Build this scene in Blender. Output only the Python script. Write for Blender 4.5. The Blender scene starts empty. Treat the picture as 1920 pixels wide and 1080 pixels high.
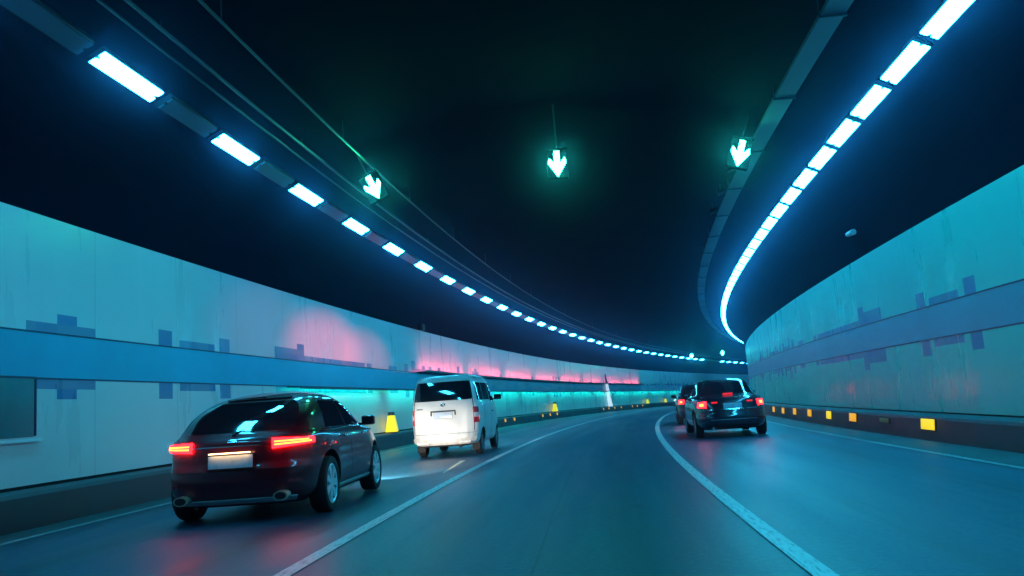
import bpy, bmesh, math, random
import numpy as np
from mathutils import Matrix, Vector
sc = bpy.context.scene
COL = sc.collection
rnd = random.Random(7)

# ------------------------------------------------------------------ camera, world, exposure
CAM_F, CAM_YAW, CAM_PITCH, CAM_ROLL, CAM_U, CAM_H = 1544.488, -0.063591, 0.137118, -0.070177, 0.554364, 1.2
def camera():
    cy, sy, cp, sp = math.cos(CAM_YAW), math.sin(CAM_YAW), math.cos(CAM_PITCH), math.sin(CAM_PITCH)
    f = Vector((sy*cp, cy*cp, sp)); r = Vector((cy, -sy, 0)); u = r.cross(f)
    r2 = math.cos(CAM_ROLL)*r + math.sin(CAM_ROLL)*u
    u2 = -math.sin(CAM_ROLL)*r + math.cos(CAM_ROLL)*u
    cam = bpy.data.cameras.new('camera'); o = bpy.data.objects.new('camera', cam); COL.objects.link(o)
    o.matrix_world = Matrix(((r2.x, u2.x, -f.x, CAM_U), (r2.y, u2.y, -f.y, 0), (r2.z, u2.z, -f.z, CAM_H), (0, 0, 0, 1)))
    cam.sensor_fit = 'HORIZONTAL'; cam.sensor_width = 36; cam.lens = 36*CAM_F/1920
    cam.clip_start = 0.05; cam.clip_end = 1000
    sc.camera = o
camera()
w = bpy.data.worlds.new('World'); sc.world = w; w.use_nodes = True
w.node_tree.nodes['Background'].inputs[0].default_value = (0.002, 0.012, 0.03, 1)   # night outside the portal
w.node_tree.nodes['Background'].inputs[1].default_value = 0.5
sc.view_settings.view_transform = 'Standard'; sc.view_settings.look = 'None'
sc.view_settings.exposure = 0.0; sc.view_settings.gamma = 1
sc.view_settings.use_curve_mapping = False
sc.cycles.use_denoising = True
sc.cycles.use_light_tree = True
sc.cycles.max_bounces = 8; sc.cycles.diffuse_bounces = 4; sc.cycles.glossy_bounces = 4
sc.cycles.volume_bounces = 0
sc.cycles.sample_clamp_indirect = 4.0
LAMP_COL = (0.035, 0.60, 1.0); LAMP_S = 48.0
HAZE = 0.0028

# ------------------------------------------------------------------ the bend of the tunnel
K0, K1, KV = 0.00319399, 0.00047275, -0.00012355
_ds = 0.25
_s = np.arange(-40, 300, _ds)
_th = np.cumsum(K0 + K1*_s/100)*_ds; _th -= np.interp(0, _s, _th)
_x = np.cumsum(np.sin(_th))*_ds; _y = np.cumsum(np.cos(_th))*_ds
_x -= np.interp(0, _s, _x); _y -= np.interp(0, _s, _y)
def TH(s): return float(np.interp(s, _s, _th))
def W(s, u, z):
    t = TH(s)
    return Vector((float(np.interp(s, _s, _x)) + u*math.cos(t), float(np.interp(s, _s, _y)) - u*math.sin(t), 0.5*KV*s*s + z))
def frame(s, u, z, tilt=0, yaw=0):
    """local X along the road, Y to the left, Z up; tilt turns it about the road direction"""
    return Matrix.Translation(W(s, u, z)) @ Matrix.Rotation(math.pi/2 - TH(s) + yaw, 4, 'Z') @ Matrix.Rotation(tilt, 4, 'X')
UL, UR, ZL, ZR, CROWN = -7.2616, 6.9565, 4.4226, 4.0370, 7.52
def arch(u):
    if u < 0: return ZL + (CROWN-ZL)*math.sqrt(max(0, 1-(u/UL)**2))
    return ZR + (CROWN-ZR)*math.sqrt(max(0, 1-(u/UR)**2))

# ------------------------------------------------------------------ materials
def newmat(name):
    m = bpy.data.materials.new(name); m.use_nodes = True
    return m, m.node_tree, m.node_tree.nodes['Principled BSDF']
def mat(name, col, rough=.5, metal=0., coat=0., emit=None, es=0., spec=.5, noise=0., nscale=6., trans=0., coat_rough=.03):
    m, nt, b = newmat(name)
    b.inputs['Base Color'].default_value = (*col, 1)
    b.inputs['Roughness'].default_value = rough; b.inputs['Metallic'].default_value = metal
    b.inputs['Coat Weight'].default_value = coat; b.inputs['Coat Roughness'].default_value = coat_rough
    b.inputs['Specular IOR Level'].default_value = spec
    b.inputs['Transmission Weight'].default_value = trans
    if emit: b.inputs['Emission Color'].default_value = (*emit, 1); b.inputs['Emission Strength'].default_value = es
    if noise:
        tc = nt.nodes.new('ShaderNodeTexCoord'); n = nt.nodes.new('ShaderNodeTexNoise')
        n.inputs['Scale'].default_value = nscale; n.inputs['Detail'].default_value = 6; n.inputs['Roughness'].default_value = .65
        nt.links.new(tc.outputs['Object'], n.inputs['Vector'])
        mr = nt.nodes.new('ShaderNodeMapRange'); mr.inputs[1].default_value = .3; mr.inputs[2].default_value = .7
        mr.inputs[3].default_value = 1-noise; mr.inputs[4].default_value = 1+noise
        nt.links.new(n.outputs['Fac'], mr.inputs[0])
        mx = nt.nodes.new('ShaderNodeVectorMath'); mx.operation = 'SCALE'; mx.inputs[0].default_value = col
        nt.links.new(mr.outputs[0], mx.inputs['Scale']); nt.links.new(mx.outputs[0], b.inputs['Base Color'])
        mr2 = nt.nodes.new('ShaderNodeMapRange'); mr2.inputs[1].default_value = .3; mr2.inputs[2].default_value = .7
        mr2.inputs[3].default_value = max(0, rough-.1); mr2.inputs[4].default_value = min(1, rough+.1)
        nt.links.new(n.outputs['Fac'], mr2.inputs[0]); nt.links.new(mr2.outputs[0], b.inputs['Roughness'])
    return m
class G:
    """small helper for node graphs"""
    def __init__(s, nt): s.nt = nt
    def _in(s, sock, v):
        if isinstance(v, (int, float)): sock.default_value = v
        elif isinstance(v, tuple): sock.default_value = v
        else: s.nt.links.new(v, sock)
    def m(s, op, a, b=0., c=None):
        n = s.nt.nodes.new('ShaderNodeMath'); n.operation = op
        s._in(n.inputs[0], a); s._in(n.inputs[1], b)
        if c is not None: s._in(n.inputs[2], c)
        return n.outputs[0]
    def ramp(s, v, a, b, lo=0., hi=1.):
        n = s.nt.nodes.new('ShaderNodeMapRange'); n.interpolation_type = 'SMOOTHSTEP'
        s._in(n.inputs[0], v)
        for i, q in enumerate((a, b, lo, hi)): n.inputs[i+1].default_value = q
        return n.outputs[0]
    def mix(s, f, a, b):
        n = s.nt.nodes.new('ShaderNodeMix'); n.data_type = 'RGBA'
        s._in(n.inputs[0], f)
        for q, v in ((6, a), (7, b)):
            s._in(n.inputs[q], (*v, 1.) if isinstance(v, tuple) and len(v) == 3 else v)
        return n.outputs[2]
    def vec(s, x, y, z=0.):
        n = s.nt.nodes.new('ShaderNodeCombineXYZ')
        s._in(n.inputs[0], x); s._in(n.inputs[1], y); s._in(n.inputs[2], z)
        return n.outputs[0]
    def white(s, v):
        n = s.nt.nodes.new('ShaderNodeTexWhiteNoise'); n.noise_dimensions = '3D'; s._in(n.inputs[0], v)
        return n.outputs['Value']
    def noise(s, v, scale=1., detail=4., rough=.55):
        n = s.nt.nodes.new('ShaderNodeTexNoise'); s._in(n.inputs['Vector'], v)
        n.inputs['Scale'].default_value = scale; n.inputs['Detail'].default_value = detail; n.inputs['Roughness'].default_value = rough
        return n.outputs['Fac']
    def sz(s):
        n = s.nt.nodes.new('ShaderNodeUVMap'); sp = s.nt.nodes.new('ShaderNodeSeparateXYZ')
        s.nt.links.new(n.outputs[0], sp.inputs[0])
        return sp.outputs[0], sp.outputs[1]

def wall_material(name, base, streak, band_top, band_bot, which, mural):
    """enamel wall panels: pixel squares along the blue band, rain-like stains, panel joints, and (left) a printed colour wash"""
    m, nt, b = newmat(name); g = G(nt); S, Z = g.sz()
    st = g.noise(g.vec(g.m('MULTIPLY', S, 1.3), g.m('MULTIPLY', Z, .22)), 1., 6., .62)
    big = g.noise(g.vec(g.m('MULTIPLY', S, .12), g.m('MULTIPLY', Z, .25), 3.7), 1., 3.)
    fac = g.ramp(st, .42, .72, 0., .6)
    col = g.mix(fac, base, streak)
    col = g.mix(g.ramp(big, .35, .7, 0., .35), col, tuple(c*.72 for c in base))
    if mural:
        soft = g.noise(g.vec(g.m('MULTIPLY', S, .35), g.m('MULTIPLY', Z, .5), 9.), 1., 3.)
        if which == 'upper':
            # pale pink cloud, then a narrow red wash just above the band
            a = g.m('MULTIPLY', g.ramp(S, 17.2, 21.5), g.ramp(S, 24.5, 30., 1., 0.))
            a = g.m('MULTIPLY', a, g.ramp(Z, 3.2, 4.5, 1., 0.))
            a = g.m('MULTIPLY', a, g.ramp(soft, .28, .6, .5, 1.))
            col = g.mix(g.m('MULTIPLY', a, .95), col, (.98, .26, .30))
            c = g.m('MULTIPLY', g.ramp(S, 31., 40.), g.ramp(S, 88., 100., 1., 0.))
            c = g.m('MULTIPLY', c, g.ramp(g.m('ADD', Z, g.m('MULTIPLY', soft, -.5)), 2.5, 3.1, 1., 0.))
            col = g.mix(c, col, (.95, .10, .13))
        else:
            a = g.m('MULTIPLY', g.ramp(S, 16., 26.), g.ramp(S, 120., 150., 1., 0.))
            a = g.m('MULTIPLY', a, g.ramp(g.m('ADD', Z, g.m('MULTIPLY', soft, .5)), 1.2, 2.05))
            col = g.mix(g.m('MULTIPLY', a, .9), col, (.0, .86, .66))
    # pixel squares beside the band
    rh = .15
    d = g.m('SUBTRACT', Z, band_top) if which == 'upper' else g.m('SUBTRACT', band_bot, Z)
    row = g.m('FLOOR', g.m('DIVIDE', d, rh))
    cell = g.m('FLOOR', g.m('DIVIDE', S, .46))
    wide = g.m('FLOOR', g.m('DIVIDE', g.m('ADD', S, .2), 1.38))
    first = g.m('LESS_THAN', row, .5)
    a = g.m('MULTIPLY', first, g.m('GREATER_THAN', g.white(g.vec(wide, 2., 1.3)), .62))
    thr = g.m('ADD', .62, g.m('MULTIPLY', row, .17))
    on = g.m('MAXIMUM', a, g.m('GREATER_THAN', g.white(g.vec(cell, 0., 1.3)), thr))
    tint = g.white(g.vec(cell, row, 5.1))
    sq = g.mix(g.m('MULTIPLY', tint, .35), (.0, .14, .42), tuple(.5*c for c in base))
    if mural and which == 'upper':
        redon = g.m('MULTIPLY', g.m('GREATER_THAN', tint, .45), g.m('MULTIPLY', g.m('GREATER_THAN', S, 17.), g.m('LESS_THAN', S, 95.)))
        sq = g.mix(redon, sq, (.85, .05, .16))
    col = g.mix(g.m('MULTIPLY', on, .9), col, sq)
    # panel joints
    fr = g.m('FRACT', g.m('DIVIDE', S, 2.48))
    j = g.m('LESS_THAN', fr, .006)
    col = g.mix(g.m('MULTIPLY', j, .45), col, tuple(c*.35 for c in base))
    nt.links.new(col, b.inputs['Base Color'])
    rg = g.ramp(st, .3, .7, .24, .42)
    nt.links.new(rg, b.inputs['Roughness'])
    bp = nt.nodes.new('ShaderNodeBump'); bp.inputs['Strength'].default_value = .05; bp.inputs['Distance'].default_value = .05
    hn = g.noise(g.vec(g.m('MULTIPLY', S, 1.1), g.m('MULTIPLY', Z, .35), 2.), 1., 3.)
    nt.links.new(hn, bp.inputs['Height']); nt.links.new(bp.outputs[0], b.inputs['Normal'])
    return m
def band_material(name, base, far):
    m, nt, b = newmat(name); g = G(nt); S, Z = g.sz()
    st = g.noise(g.vec(g.m('MULTIPLY', S, .5), g.m('MULTIPLY', Z, .3)), 1., 5.)
    col = g.mix(g.ramp(st, .35, .7, 0., .4), base, tuple(c*.7 for c in base))
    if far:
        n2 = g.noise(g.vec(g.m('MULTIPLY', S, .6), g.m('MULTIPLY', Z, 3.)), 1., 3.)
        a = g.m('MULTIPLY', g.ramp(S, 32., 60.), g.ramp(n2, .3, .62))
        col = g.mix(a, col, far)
    nt.links.new(col, b.inputs['Base Color']); b.inputs['Roughness'].default_value = .33
    return m
def road_material():
    m, nt, b = newmat('asphalt'); g = G(nt); S, U = g.sz()
    fine = g.noise(g.vec(S, U), 16., 8., .85)
    track = g.noise(g.vec(g.m('MULTIPLY', S, .06), g.m('MULTIPLY', U, 1.1)), 1., 4.)
    patch = g.noise(g.vec(g.m('MULTIPLY', S, .25), g.m('MULTIPLY', U, .6), 4.), 1., 5.)
    col = g.mix(g.ramp(track, .3, .7), (.006, .052, .104), (.010, .084, .155))
    col = g.mix(g.ramp(patch, .5, .75, 0., .35), col, (.010, .040, .07))
    col = g.mix(g.ramp(fine, .42, .66, 0., .75), col, (.03, .135, .20))
    ax = g.m('ABSOLUTE', g.m('SUBTRACT', g.m('ABSOLUTE', g.m('SUBTRACT', g.m('FRACT', g.m('DIVIDE', g.m('ADD', U, 1.845+3.82), 3.82)), .5)), .23))
    wob = g.noise(g.vec(g.m('MULTIPLY', S, .3), g.m('MULTIPLY', U, 2.), 8.), 1., 4.)
    col = g.mix(g.m('MULTIPLY', g.ramp(ax, .0, .11, .55, 0.), g.ramp(wob, .3, .6, .3, 1.)), col, (.008, .032, .055))
    oil = g.noise(g.vec(g.m('MULTIPLY', S, .9), g.m('MULTIPLY', U, 1.6), 21.), 1., 5., .6)
    col = g.mix(g.ramp(oil, .63, .72, 0., .6), col, (.006, .022, .036))
    seam = g.m('LESS_THAN', g.m('ABSOLUTE', g.m('ADD', g.m('SUBTRACT', U, .12), g.m('MULTIPLY', g.m('SUBTRACT', wob, .5), .10))), .012)
    joint = g.m('LESS_THAN', g.m('FRACT', g.m('DIVIDE', g.m('ADD', S, g.m('MULTIPLY', wob, .12)), 9.)), .0022)
    col = g.mix(g.m('MULTIPLY', g.m('MAXIMUM', seam, joint), .6), col, (.004, .014, .024))
    nt.links.new(col, b.inputs['Base Color'])
    nt.links.new(g.ramp(track, .3, .7, .38, .52), b.inputs['Roughness'])
    bp = nt.nodes.new('ShaderNodeBump'); bp.inputs['Strength'].default_value = .25; bp.inputs['Distance'].default_value = .01
    nt.links.new(fine, bp.inputs['Height']); nt.links.new(bp.outputs[0], b.inputs['Normal'])
    return m
def line_material(name, c):
    m, nt, b = newmat(name); g = G(nt); S, U = g.sz()
    n = g.noise(g.vec(g.m('MULTIPLY', S, 1.), g.m('MULTIPLY', U, 6.)), 5., 6., .7)
    nt.links.new(g.mix(g.ramp(n, .46, .66, 0., .8), c, tuple(q*.25 for q in c)), b.inputs['Base Color'])
    b.inputs['Roughness'].default_value = .45
    return m
M = {}
M['wall_left_upper'] = wall_material('left wall enamel upper', (.66, .70, .74), (.84, .74, .78), 2.684, 2.013, 'upper', False)
M['wall_left_lower'] = wall_material('left wall enamel lower', (.86, .74, .76), (.92, .78, .80), 2.684, 2.013, 'lower', False)
M['wall_right_upper'] = wall_material('right wall enamel upper', (.0, .60, .56), (.06, .62, .60), 2.456, 1.8365, 'upper', False)
M['wall_right_lower'] = wall_material('right wall enamel lower', (.0, .60, .55), (.10, .62, .58), 2.456, 1.8365, 'lower', False)
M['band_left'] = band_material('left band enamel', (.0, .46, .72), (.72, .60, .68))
M['band_right'] = band_material('right band enamel', (.0, .35, .52), None)
M['road'] = road_material()
M['line'] = line_material('lane paint', (.62, .70, .72))
M['edge'] = line_material('edge paint', (.36, .46, .50))
M['gutter'] = mat('gutter concrete', (.055, .10, .115), .6, noise=.25, nscale=1.5)
M['kerb'] = mat('dark kerb wall', (.018, .035, .05), .5, noise=.3, nscale=1.2)
M['kerb_cap'] = mat('kerb capping', (.05, .085, .105), .5, noise=.2, nscale=1.5)
M['amber_mark'] = mat('pale yellow paint', (.75, .62, .42), .4, noise=.3, nscale=4.)
M['trim'] = mat('dark blue trim', (.006, .03, .10), .4)
M['gap'] = mat('black gap', (.004, .008, .014), .8)
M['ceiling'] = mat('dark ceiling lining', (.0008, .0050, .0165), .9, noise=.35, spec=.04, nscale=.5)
M['galv'] = mat('galvanised steel', (.06, .11, .14), .45, metal=.3, noise=.25, nscale=1.)
M['pipe'] = mat('painted conduit', (.05, .09, .11), .4, metal=.4)
M['housing'] = mat('lamp housing', (.03, .05, .06), .5, metal=.3)
M['lamp'] = mat('glowing diffuser', (.8, .8, .8), .4, emit=LAMP_COL, es=LAMP_S)
M['unlit'] = mat('unlit diffuser', (.03, .14, .18), .35)
M['green'] = mat('green arrow light', (.1, .5, .3), .4, emit=(.03, 1., .50), es=115.)
M['black'] = mat('black plastic', (.008, .010, .012), .45)
M['matt'] = mat('matt black casing', (.0006, .0008, .001), .9, spec=.02)
M['rubber'] = mat('tyre rubber', (.012, .013, .015), .75)
M['rim'] = mat('bright alloy', (.85, .86, .88), .34, metal=.55)
M['rim_dark'] = mat('dull steel wheel', (.20, .21, .22), .4, metal=.8)
M['glass'] = mat('dark car glass', (.006, .012, .018), .04, spec=.8, coat=1.)
M['chrome'] = mat('chrome trim', (.8, .82, .85), .12, metal=1.)
M['red'] = mat('lit red lens', (.4, .01, .01), .2, emit=(1., .004, .006), es=24.)
M['red_hot'] = mat('lit red light tube', (.6, .1, .05), .2, emit=(1., .10, .012), es=14.)
M['red_dim'] = mat('red lens', (.50, .012, .02), .12, coat=1.)
M['red_low'] = mat('faintly lit red lens', (.5, .012, .02), .15, emit=(1., .02, .03), es=.8)
M['clear'] = mat('clear lens', (.7, .7, .72), .08, coat=1.)
M['head'] = mat('lit head lamp', (.9, .9, .9), .2, emit=(1., .9, .75), es=10.)
M['plate'] = mat('pale number plate', (.62, .72, .85), .3, noise=.12, nscale=9.)
M['plate_white'] = mat('white number plate', (.80, .84, .92), .3, noise=.06, nscale=9.)
M['paint_black'] = mat('black car paint', (.15, .003, .014), .35, coat=1., metal=.45)  # red in the base colour stands in for tail lamp glow
M['paint_navy'] = mat('navy car paint', (.008, .018, .035), .25, coat=1., metal=.3)
M['paint_dark'] = mat('dark car paint', (.007, .010, .016), .28, coat=1., metal=.2)
M['silver_trim'] = mat('silver bumper trim', (.55, .52, .54), .4, metal=.3)
M['exhaust'] = mat('warm exhaust steel', (.75, .60, .45), .3, metal=.5)
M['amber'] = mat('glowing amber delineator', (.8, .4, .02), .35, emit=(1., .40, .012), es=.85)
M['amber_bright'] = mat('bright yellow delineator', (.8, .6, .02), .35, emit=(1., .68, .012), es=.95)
M['amber_dull'] = mat('dull worn delineator', (.34, .22, .07), .5)
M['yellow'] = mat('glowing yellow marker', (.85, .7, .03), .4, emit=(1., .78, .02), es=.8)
M['white_post'] = mat('white painted steel', (.80, .80, .82), .4)
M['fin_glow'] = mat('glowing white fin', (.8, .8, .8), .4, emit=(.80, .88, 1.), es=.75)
M['grey_box'] = mat('grey fitting', (.42, .50, .54), .4)
M['cabinet'] = mat('dark teal cabinet', (.03, .17, .20), .4, noise=.2, nscale=2.)
M['dirt'] = mat('underbody', (.012, .012, .013), .8)
def van_paint():
    m, nt, b = newmat('dusty white van paint'); g = G(nt)
    tc = nt.nodes.new('ShaderNodeTexCoord'); sp = nt.nodes.new('ShaderNodeSeparateXYZ'); nt.links.new(tc.outputs['Object'], sp.inputs[0])
    n = g.noise(tc.outputs['Object'], 3.5, 8., .7)
    dirt = g.m('MULTIPLY', g.ramp(g.m('ADD', sp.outputs[2], g.m('MULTIPLY', n, -.35)), .2, .55, 1., 0.), g.ramp(n, .38, .68))
    nt.links.new(g.mix(g.m('MULTIPLY', dirt, .45), (.80, .79, .76), (.30, .19, .11)), b.inputs['Base Color'])
    b.inputs['Roughness'].default_value = .35; b.inputs['Coat Weight'].default_value = .5
    return m
M['paint_white'] = van_paint()

# ------------------------------------------------------------------ object helpers
def link(name, me, parent=None, mtx=None, label=None, cat=None, group=None, kind=None):
    o = bpy.data.objects.new(name, me); COL.objects.link(o)
    if parent is not None: o.parent = parent
    if mtx is not None: o.matrix_local = mtx
    return tag(o, label, cat, group, kind)
def tag(o, label=None, cat=None, group=None, kind=None):
    if label: o['label'] = label
    if cat: o['category'] = cat
    if group: o['group'] = group
    if kind: o['kind'] = kind
    return o
def thing(name, label, cat, mtx, group=None):
    o = link(name, None, None, mtx, label, cat, group); o.empty_display_size = .3
    return o
def mesh(name, V, F, m, smooth=False, uv=None, angle=None):
    me = bpy.data.meshes.new(name); me.from_pydata([tuple(v) for v in V], [], F); me.materials.append(m)
    if uv is not None:
        ul = me.uv_layers.new(name='UVMap')
        for l in me.loops: ul.data[l.index].uv = uv[l.vertex_index]
    if smooth or angle: smooth_mesh(me, angle or 40)
    return me
def smooth_mesh(me, angle=40):
    bm = bmesh.new(); bm.from_mesh(me)
    bmesh.ops.recalc_face_normals(bm, faces=bm.faces)
    for f in bm.faces: f.smooth = True
    a = math.radians(angle)
    for e in bm.edges: e.smooth = len(e.link_faces) == 2 and e.calc_face_angle(0) < a
    bm.to_mesh(me); bm.free()
def box_bm(bm, c, d, bev=0., rot=None):
    r = bmesh.ops.create_cube(bm, size=1)
    for v in r['verts']: v.co = Vector((v.co.x*d[0], v.co.y*d[1], v.co.z*d[2]))
    if bev:
        es = list({e for v in r['verts'] for e in v.link_edges})
        rr = bmesh.ops.bevel(bm, geom=es, offset=bev, segments=2, affect='EDGES', profile=.6)
        vs = list({v for f in rr['faces'] for v in f.verts} | {v for v in r['verts'] if v.is_valid})
    else: vs = r['verts']
    T = Matrix.Translation(Vector(c)) @ (rot or Matrix.Identity(4))
    for v in vs: v.co = T @ v.co
def boxes(name, items, m, angle=40):
    bm = bmesh.new()
    for it in items: box_bm(bm, *it)
    me = bpy.data.meshes.new(name); bm.to_mesh(me); bm.free(); me.materials.append(m); smooth_mesh(me, angle)
    return me
def cyl_bm(bm, a, b, r1, r2=None, n=20):
    a, b = Vector(a), Vector(b); d = b-a
    q = d.to_track_quat('Z', 'Y').to_matrix().to_4x4()
    bmesh.ops.create_cone(bm, cap_ends=True, segments=n, radius1=r1, radius2=r1 if r2 is None else r2, depth=d.length,
                          matrix=Matrix.Translation((a+b)/2) @ q)
def bm_mesh(name, bm, m, angle=40):
    me = bpy.data.meshes.new(name); bm.to_mesh(me); bm.free(); me.materials.append(m); smooth_mesh(me, angle)
    return me
def sweep(name, prof, m, s0=-16, s1=232, step=1., vs=None, closed=False, angle=30, caps=True):
    """a profile of (u, z) points carried along the bend"""
    V, F, UV = [], [], []
    n = len(prof); S = np.arange(s0, s1+1e-6, step)
    for s in S:
        for k, (u, z) in enumerate(prof):
            V.append(W(s, u, z)); UV.append((s, (vs[k] if vs else z)))
    for i in range(len(S)-1):
        for k in range(n if closed else n-1):
            a, b = i*n+k, i*n+(k+1) % n
            F.append((a, b, b+n, a+n))
    if closed and caps:
        F.append(tuple(range(n-1, -1, -1))); F.append(tuple((len(S)-1)*n+k for k in range(n)))
    return mesh(name, V, F, m, uv=UV, angle=angle)

# ------------------------------------------------------------------ the tunnel
def tunnel():
    link('road', sweep('road', [(-6.80, 0), (-3, 0), (0, 0), (3, 0), (6.49, 0)], M['road'], vs=[-6.8, -3, 0, 3, 6.49]), kind='structure')
    # gutters and painted lines, each a thin sheet on the asphalt
    for u0, u1 in ((-6.80, -6.26), (5.74, 6.49)):
        link('gutter', sweep('gutter', [(u0, .004), (u1, .004)], M['gutter'], vs=[u0, u1]), kind='structure')
    for u, wd, mm in ((-1.845, .15, 'line'), (1.975, .15, 'line'), (-6.18, .12, 'edge'), (5.64, .10, 'edge')):
        link('lane_marking', sweep('lane_marking', [(u-wd/2, .008), (u+wd/2, .008)], M[mm], vs=[u-wd/2, u+wd/2]), kind='structure')
    # a short worn diagonal mark on the left lane behind the van
    V, F = [], []
    for i in range(9):
        f = i/8; s, u, h = 15.2+3.2*f, -2.30-.24*f, .02+.04*f
        V += [W(s, u-h, .009), W(s, u+h, .009)]
        if i: F.append((2*i-2, 2*i-1, 2*i+1, 2*i))
    link('lane_marking', mesh('lane_marking', V, F, M['amber_mark'], uv=[(0, 0)]*len(V)), kind='structure')
    # kerb walls
    for sg, uk, uw, zt, lab in ((-1, -6.80, UL, .50, 'dark low kerb wall along the foot of the left wall, beside the white van'),
                                (1, 6.47, UR, .46, 'dark low kerb wall with square amber delineators along the foot of the right wall')):
        t = thing('kerb_wall', lab, 'kerb', Matrix.Identity(4))
        link('kerb_face', sweep('kerb_face', [(uk, -.2), (uk+sg*.02, .10), (uk+sg*.05, zt-.085), (uw+sg*.2, zt-.085), (uw+sg*.2, -.2)], M['kerb'], closed=True), t)
        link('capping', sweep('capping', [(uk+sg*.045, zt-.084), (uk+sg*.06, zt-.03), (uw-sg*.05, zt-.01), (uw-sg*.05, zt-.084)], M['kerb_cap'], closed=True), t)
    # clad walls
    for sg, uw, z0, zb, zt, z1, key, lab in (
            (-1, UL, .531, 2.013, 2.684, ZL, 'left', 'pale clad left tunnel wall with blue band, pixel squares and pink and turquoise wash'),
            (1, UR, .471, 1.8365, 2.456, ZR, 'right', 'teal clad right tunnel wall with darker blue band and pixel squares')):
        t = thing('tunnel_wall', lab, 'wall', Matrix.Identity(4))
        o = uw+sg*.22
        def slab(n, a, b, mm, proud=0.):
            link(n, sweep(n, [(uw-sg*proud, a), (uw-sg*proud, b), (o, b), (o, a)], mm, closed=True), t)
        slab('gap_strip', z0-.10, z0, M['gap'], -.03)
        slab('lower_panels', z0, zb-.012, M['wall_%s_lower' % key])
        slab('trim_strip', zb-.012, zb+.016, M['trim'], .004)
        slab('band', zb+.016, zt-.016, M['band_%s' % key])
        slab('trim_strip', zt-.016, zt+.012, M['trim'], .004)
        slab('upper_panels', zt+.012, z1, M['wall_%s_upper' % key])
    # vault
    us = [UL*math.cos(a) for a in np.linspace(0, math.pi/2, 15)] + [UR*math.sin(a) for a in np.linspace(0, math.pi/2, 15)][1:]
    inner = [(u, arch(u)) for u in us]
    inner[0] = (UL-.005, ZL+.002); inner[-1] = (UR+.005, ZR+.002)
    outer = [(UR+.6, ZR), (UR*.8, CROWN+.2), (0, CROWN+.6), (UL*.8, CROWN+.2), (UL-.6, ZL)]
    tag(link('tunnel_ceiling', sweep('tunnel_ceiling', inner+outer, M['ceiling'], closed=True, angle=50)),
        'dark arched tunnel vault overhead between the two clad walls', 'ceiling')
tunnel()

# ------------------------------------------------------------------ ceiling lamps
def lamp_meshes(L=1.50):
    Wd = .26
    hous = boxes('housing', [((0, 0, .075), (L+.02, Wd+.05, .09), .02)], M['housing'])
    brk = boxes('bracket', [((0, 0, .17), (.06, .22, .12), .008)], M['housing'])
    # a prismatic diffuser with a notch between its two tubes at each end
    out = [(-L/2, -Wd/2), (L/2, -Wd/2), (L/2, -.03), (L/2-.10, 0), (L/2, .03), (L/2, Wd/2), (-L/2, Wd/2), (-L/2, .03), (-L/2+.10, 0), (-L/2, -.03)]
    n = len(out)
    V = [(x, y, .029) for x, y in out] + [(x*.995, y*.96, .008) for x, y in out]
    F = [tuple(range(n)), tuple(range(2*n-1, n-1, -1))] + [(k, k+n, (k+1) % n+n, (k+1) % n) for k in range(n)]
    dif = mesh('diffuser', V, F, M['lamp'])
    bm = bmesh.new(); bm.from_mesh(dif); bmesh.ops.recalc_face_normals(bm, faces=bm.faces); bm.to_mesh(dif); bm.free()
    dim = dif.copy(); dim.materials.clear(); dim.materials.append(M['unlit'])
    return hous, brk, dif, dim
HOUS, BRK, DIF, DIM = lamp_meshes()
LEFT = (HOUS, BRK, DIF, DIM); RIGHT = lamp_meshes(1.40)
def lamp(s, u, z, tilt, lit, label, group, ms=None):
    HOUS, BRK, DIF, DIM = ms or globals()['LEFT']
    t = thing('ceiling_lamp', label, 'lamp', frame(s, u, z, tilt), group)
    link('housing', HOUS, t)
    for x in (-.5, .5): link('bracket', BRK, t, Matrix.Translation((x, 0, 0)))
    link('diffuser', DIF if lit else DIM, t)
P = 1.726271
tl = math.radians(-27)
for n in range(-5, 82):
    s = 10.7235 + P*n
    lit = n % 2 == 0 and n not in (66, 68)
    lamp(s, -5.6237, 6.1713, tl, lit,
         'white glowing lamp in the spaced row on the left side of the vault' if lit else 'unlit lamp between two glowing lamps of the left row',
         'lit lamps of the left ceiling row' if lit else 'unlit lamps of the left ceiling row')
for n in range(-6, 66):
    s = 11.7987 + P*(n+.5)
    lamp(s, 5.7226, 5.8795, -tl, True, 'white glowing lamp in the close unbroken row on the right side of the vault', 'lamps of the right ceiling row', RIGHT)

# ------------------------------------------------------------------ lane signals
def signal_meshes():
    case = boxes('casing', [((.10, 0, 0), (.16, .44, .62), .02)], M['matt'])
    # hood: a thin frame standing proud of the face
    hood = boxes('hood', [((0, 0, .318), (.10, .44, .012))], M['matt'])
    pts = [(-.055, .28), (.055, .28), (.055, 0.), (.165, .13), (.19, .02), (0, -.28), (-.19, .02), (-.165, .13), (-.055, 0.)]
    V = [(.022, y, z) for y, z in pts] + [(.0194, y, z) for y, z in pts]
    n = len(pts)
    F = [tuple(range(n)), tuple(range(2*n-1, n-1, -1))] + [(k, (k+1) % n, (k+1) % n+n, k+n) for k in range(n)]
    arr = mesh('arrow', V, F, M['green'])
    bm = bmesh.new(); bm.from_mesh(arr); bmesh.ops.recalc_face_normals(bm, faces=bm.faces); bm.to_mesh(arr); bm.free()
    return case, hood, arr
CASE, HOOD, ARR = signal_meshes()
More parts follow.
